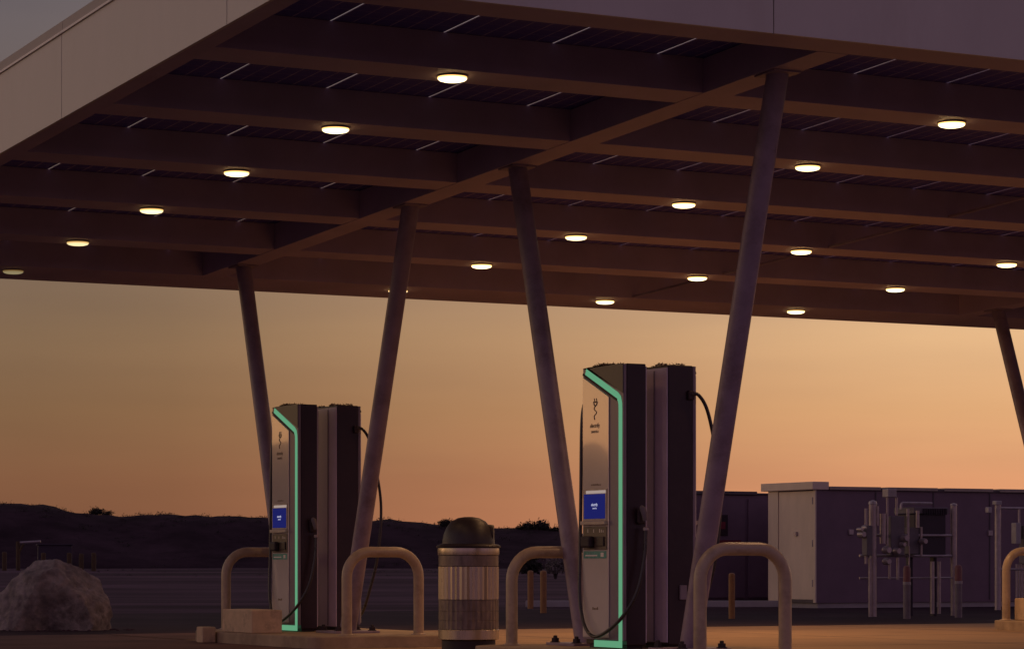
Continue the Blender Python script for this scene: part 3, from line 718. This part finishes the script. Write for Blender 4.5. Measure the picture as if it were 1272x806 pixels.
bm = NB(); lathe(bm, [(.27, .9055), (.285, .908), (.288, .94), (.285, .971), (.27, .973)], 40); obj('upper_ring', bm, M['tin'], r, smooth=True)
bm = NB(); lathe(bm, [(.25, .9735), (.298, .976), (.30, .990), (.285, 1.003), (.246, 1.012), (.243, 1.04), (.232, 1.10), (.205, 1.165), (.16, 1.22), (.10, 1.252), (.04, 1.262), (.01, 1.263)], 40)
lid = obj('dome_lid', bm, M['dome'], r, smooth=True)
bm = NB(); tube(bm, [(.04, -.02, 1.11), (.14, -.075, 1.105), (.19, -.10, 1.10), (.208, -.111, 1.10)], [.06, .088, .09, .084], 20); obj('opening_hood', bm, M['dome'], lid, smooth=True)

# ------------------------------------------------------------------ service yard: enclosures
E0 = W(1015, 755, 52.0); E0.z = 0
r = thing('equipment_enclosure', 'long dark equipment enclosure with beige end door and flat roof', 'enclosure', E0, YAW)
bm = NB(); box(bm, 0.0, 9.5, 0.02, 1.62, .10, 2.22); obj('body', bm, M['encl'], r)
bm = NB(); box(bm, 0.05, 9.45, .06, 1.58, 0, .0995); obj('plinth', bm, M['kerb'], r)
for k in range(1, 7):
    bm = NB(); box(bm, 1.35*k-.012, 1.35*k+.012, 0.006, 0.0195, .14, 2.2); obj('wall_seam', bm, M['roofd'], r)
# beige end
bm = NB(); box(bm, -.03, -.001, 1.28, 1.62, .10, 2.22); obj('corner_post', bm, M['enclb'], r, bevel=.004)
bm = NB(); box(bm, -.03, -.001, 0.02, 0.09, .10, 2.22); obj('corner_post', bm, M['enclb'], r, bevel=.004)
bm = NB(); box(bm, -.016, -.001, .095, 1.265, .16, 2.20); dr = obj('door', bm, M['enclb'], r, bevel=.004)
bm = NB(); box(bm, -.06, -.0165, .62, .70, 1.36, 1.44); obj('latch', bm, M['pipe'], dr, bevel=.006)
for hz_ in (.4, 1.15, 1.95):
    bm = NB(); tube(bm, [(-.026, .115, hz_), (-.026, .115, hz_+.13)], .012, 8); obj('hinge', bm, M['pipe'], dr)
bm = NB(); box(bm, -.012, -.001, .095, 1.265, .10, .155); obj('door_sill', bm, M['roofd'], r)
bm = NB(); box(bm, -.12, .25, -.03, 1.74, 2.222, 2.37); obj('roof_overhang', bm, M['enclb'], r, bevel=.008)
for k in range(7):
    bm = NB(); box(bm, .27+1.33*k, .27+1.33*k+1.16, -.05, 1.66, 2.222, 2.285); obj('roof_panel', bm, M['roof'] if k % 2 == 0 else M['roof'], r, bevel=.006)
bm = NB(); box(bm, .26, 9.5, -.02, 1.6, 2.2205, 2.26)
obj('roof_deck', bm, M['roofd'], r)
for a_ in (.72, 4.0, 6.7):
    bm = NB(); box(bm, a_, a_+.10, -.02, .019, 1.38, 1.48); obj('latch', bm, M['pipe'], r, bevel=.006)
# dark pair of cabinets to its left
q = W(957, 755, 55.5); q.z = 0
r = thing('equipment_cabinet', 'dark two door equipment cabinet behind the yellow ochre post, left of the beige door', 'cabinet', q, YAW)
bm = NB(); box(bm, -2.6, .5, 0, 1.4, .12, 2.2); obj('body', bm, M['encl'], r, bevel=.01)
bm = NB(); box(bm, -2.55, .45, .05, 1.35, 0, .119); obj('plinth', bm, M['roofd'], r)
for a0, a1 in ((-1.56, -.62), (-.54, .40)):
    bm = NB(); box(bm, a0, a1, -.03, -.001, .16, 2.12); d_ = obj('door', bm, M['encl'], r, bevel=.006)
    bm = NB(); box(bm, a1-.10, a1-.06, -.06, -.0305, 1.05, 1.25); obj('handle', bm, M['roofd'], d_, bevel=.004)
bm = NB(); box(bm, -2.65, -.35, -.06, 1.45, 2.202, 2.27); obj('roof', bm, M['roofd'], r, bevel=.008)
bm = NB(); box(bm, -.34, .5, -.03, 1.45, 2.202, 2.24); obj('roof', bm, M['roofd'], r, bevel=.008)
bm = NB(); box(bm, -1.33, -1.03, -.038, -.0315, 1.38, 1.80); sg = obj('warning_sign', bm, M['blackm'], r)
bm = NB(); box(bm, -1.27, -1.09, -.042, -.0385, 1.52, 1.66); obj('sign_panel', bm, M['redsign'], sg)
bm = NB(); box(bm, -1.45, -.72, -.037, -.0312, 1.22, 1.30); obj('red_strip', bm, M['redsign'], r)

# meter rack
def rack(Z, pxc, ppm):
    base = Vector(((pxc-CX)/F*Z, Z, 0))
    return base, (lambda px: (px-pxc)/ppm), (lambda py: CAMZ+(HY-py)/F*Z)
base, U, V = rack(44.0, 1134, 63.8)
r = thing('meter_rack', 'pipe frame meter rack with conduits and dark transformer before the enclosure wall', 'meter rack', base, YAW)
def vpipe(n, px, y0, y1, rr, m='pipe', yy=0.0, cap=True):
    bm = NB(); tube(bm, [(U(px), yy, V(y1)), (U(px), yy, V(y0))], rr, 12); return obj(n, bm, M[m], r, smooth=True)
def hpipe(n, x0, x1, py, rr, yy=0.0):
    bm = NB(); tube(bm, [(U(x0), yy, V(py)), (U(x1), yy, V(py))], rr, 8); return obj(n, bm, M['pipe'], r, smooth=True)
def bx(n, x0, x1, y0, y1, yy, dd, m='meterbox', bevel=.01):
    bm = NB(); box(bm, U(x0), U(x1), yy-dd/2, yy+dd/2, V(y1), V(y0)); return obj(n, bm, M[m], r, bevel=bevel)
def dial(px, py, rr, yy):
    bm = NB(); tube(bm, [(U(px), yy+.05, V(py)), (U(px), yy-.03, V(py)), (U(px), yy-.075, V(py))], [rr, rr, rr*.75], 14); return obj('meter', bm, M['pipe'], r, smooth=True)
p = vpipe('post', 1084.5, 627, 765, .062); bm = NB(); lathe(bm, [(.02, V(627)), (.07, V(627)+.005), (.06, V(627)+.05), (.01, V(627)+.07)], 12, cx=U(1084.5)); obj('post_cap', bm, M['pipe'], p, smooth=True)
p = vpipe('post', 1190, 627, 765, .05, yy=.1); bm = NB(); lathe(bm, [(.02, V(627)), (.058, V(627)+.005), (.05, V(627)+.03), (.01, V(627)+.04)], 12, cx=U(1190), cy=.1); obj('post_cap', bm, M['pipe'], p, smooth=True)
for py, rr in ((664.5, .022), (690, .022), (717.5, .016)): hpipe('rail', 1072, 1186, py, rr, .08)
for px, y0, y1, rr in ((1074, 632, 700, .022), (1079, 693, 766, .026), (1088, 629, 653, .022), (1100, 617, 678, .018), (1111.5, 618, 640, .018), (1125.5, 632, 678, .024), (1127, 678, 705, .012),
                       (1137.5, 634, 655, .030), (1142, 654, 690, .02), (1103, 700, 719, .02), (1113, 692, 720, .022), (1156, 697, 762, .032), (1164.5, 697, 762, .026)):
    vpipe('conduit', px, y0, y1, rr, yy=-.05)
vpipe('conduit', 1096, 638, 675, .050, yy=-.02)
bx('junction_box', 1097.5, 1108, 607.5, 618, -.05, .16, 'grip'); bx('junction_box', 1069, 1076, 653, 690, -.12, .14)
bx('junction_box', 1104, 1121, 641, 690, .0, .12, 'meterbox'); bx('junction_box', 1128, 1140, 655, 688, .03, .12)
for px, py, rr in ((1066.5, 664, .055), (1071, 656, .045), (1097, 683, .06), (1097, 697, .055), (1119, 668, .06), (1109, 684, .055), (1142, 672, .05), (1116, 676, .04), (1064, 658, .03)): dial(px, py, rr, -.10)
tx = bx('transformer', 1141, 1180, 638, 690, .35, .5, 'xfmr')
bm = NB(); box(bm, U(1139), U(1183), .08, .62, V(637.5), V(629.5)); obj('transformer_lid', bm, M['meterbox'], tx, bevel=.01)
bm = NB()
for k in range(14): box(bm, U(1150+2.2*k), U(1151+2.2*k), .058, .0795, V(638.5), V(631)); 
obj('cooling_fin', bm, M['xfmr'], tx)
bm = NB(); tube(bm, spline([(U(1133), .3, V(632)), (U(1134), .3, V(625)), (U(1140), .3, V(624)), (U(1172), .3, V(624))], 5), .02, 8); obj('conduit', bm, M['pipe'], tx, smooth=True)
for px in (1146, 1176):
    bm = NB(); box(bm, U(px)-.03, U(px)+.03, .3, .4, 0, V(690)-.001); obj('transformer_leg', bm, M['xfmr'], tx)
# second rack at the right border
base, U, V = rack(48.0, 1255, 57.5)
r = thing('meter_rack', 'grey pipe meter rack cut off by the right border, behind the hooped rail', 'meter rack', base, YAW)
p = vpipe('post', 1239.5, 627, 757, .055)
vpipe('post', 1300, 627, 757, .055)
hpipe('rail', 1239, 1300, 631, .022); hpipe('rail', 1239, 1300, 707, .022)
bx('junction_box', 1226, 1230, 630, 637, 0, .1, 'grip'); bx('junction_box', 1235, 1242, 622, 627, 0, .12, 'grip')
bx('junction_box', 1257, 1263, 649, 675, -.05, .14, 'grip'); bx('junction_box', 1268, 1285, 652, 700, -.05, .2, 'meterbox')
vpipe('conduit', 1266, 631, 668, .02)
for k in range(4): vpipe('conduit', 1263+3.2*k, 700, 757, .018)

# posts
def post(px, ytop, ybase, wpx, m, label, group, sleeve=None, name='bollard', zb=None, cat='bollard'):
    Z = F*(CAMZ-(zb or 0.0))/(ybase-HY) if zb is None else None
    base = Vector(((px-CX)/F*Z, Z, 0)); h = CAMZ+(HY-ytop)/F*Z; rr = wpx/2/F*Z
    t = thing(name, label, cat, base, random.random(), group)
    if sleeve:
        hs = h-(sleeve)/F*Z
        bm = NB(); lathe(bm, [(rr, 0), (rr, hs-.06)], 18); obj('post', bm, M[m], t, smooth=True)
        bm = NB(); lathe(bm, [(rr+.006, hs-.0595), (rr+.006, hs-.015)], 18); obj('band', bm, M['grip'], t, smooth=True)
        bm = NB(); lathe(bm, [(rr, hs-.0145), (rr, h-.05), (rr*.8, h-.015), (rr*.3, h)], 18); obj('sleeve', bm, M['redband'], t, smooth=True)
    else:
        bm = NB(); lathe(bm, [(rr, 0), (rr, h-.035)], 16); obj('post', bm, M[m], t, smooth=True)
        bm = NB(); lathe(bm, [(rr, h-.0345), (rr*.85, h-.012), (rr*.3, h)], 16); obj('cap', bm, M[m], t, smooth=True)
    return t
post(1126.5, 702, 768, 9, 'greypost', 'grey bollard with reddish sleeve before the middle of the meter rack', 'grey bollards', sleeve=19)
post(1190.5, 701, 766.5, 9, 'greypost', 'grey bollard with reddish sleeve at the right post of the meter rack', 'grey bollards', sleeve=19)
post(909, 711, 768, 8, 'ochre', 'ochre post standing before the dark two door cabinet', 'ochre posts')
post(659, 708, 755.5, 7.5, 'ochre', 'ochre post on the kerb seen through the rail, nearer the bin', 'ochre posts')
post(675, 708, 761, 8.2, 'ochre', 'taller ochre post seen through the rail, nearer the charger', 'ochre posts')
post(717.5, 716, 768, 7, 'ochre', 'ochre post mostly hidden by the slanted column left of the nearest charger', 'ochre posts')

# far yard on the left: little gate and posts behind the boulder
def farpost(px, yt, label, Z=118.0, w=.10):
    base = Vector(((px-CX)/F*Z, Z, terrain_h(0, Z)-.05)); h = CAMZ+(HY-yt)/F*Z-base.z
    t = thing('bollard', label, 'bollard', base, 0, 'far ochre posts')
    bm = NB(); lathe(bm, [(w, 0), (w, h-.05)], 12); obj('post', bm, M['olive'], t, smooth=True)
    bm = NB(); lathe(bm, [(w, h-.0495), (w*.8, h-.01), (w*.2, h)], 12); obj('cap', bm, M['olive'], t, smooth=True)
farpost(5.5, 685, 'leftmost far ochre post behind the boulder, at the left border')
farpost(54, 686, 'far ochre post behind the boulder, next to the pipe gate')
farpost(86, 686, 'far ochre post straight above the top of the boulder')
farpost(101, 687, 'far dim ochre post, second from the right behind the boulder')
farpost(116.5, 686, 'rightmost far ochre post behind the boulder')
Z = 120.0; gx = (22.5-CX)/F*Z; g0 = terrain_h(0, Z)-.05
r = thing('pipe_gate', 'far ochre pipe gate frame behind the left side of the boulder', 'gate', (gx, Z, g0), 0)
h = CAMZ+(HY-672)/F*Z-g0
bm = NB(); tube(bm, [(0,0,0), (0,0,h)], .09, 10); obj('post', bm, M['olive'], r, smooth=True)
bm = NB(); tube(bm, [(.0,0,h-.06), (.98,0,h)], .05, 8); obj('rail', bm, M['pipe'], r, smooth=True)
bm = NB(); tube(bm, [(.0,-.05,h-.55), (.25,-.05,h-.1)], .05, 8); obj('brace', bm, M['olive'], r, smooth=True)
r = thing('utility_box', 'far dark utility box between the pipe gate and the ochre posts', 'utility box', ((68-CX)/F*124, 124, .5), 0.2)
bm = NB(); box(bm, -.75, .75, -.4, .4, 0, 1.15); obj('body', bm, M['xfmr'], r, bevel=.03)
bm = NB(); box(bm, -.8, .8, -.45, .45, 1.151, 1.22); obj('lid', bm, M['xfmr'], r, bevel=.02)
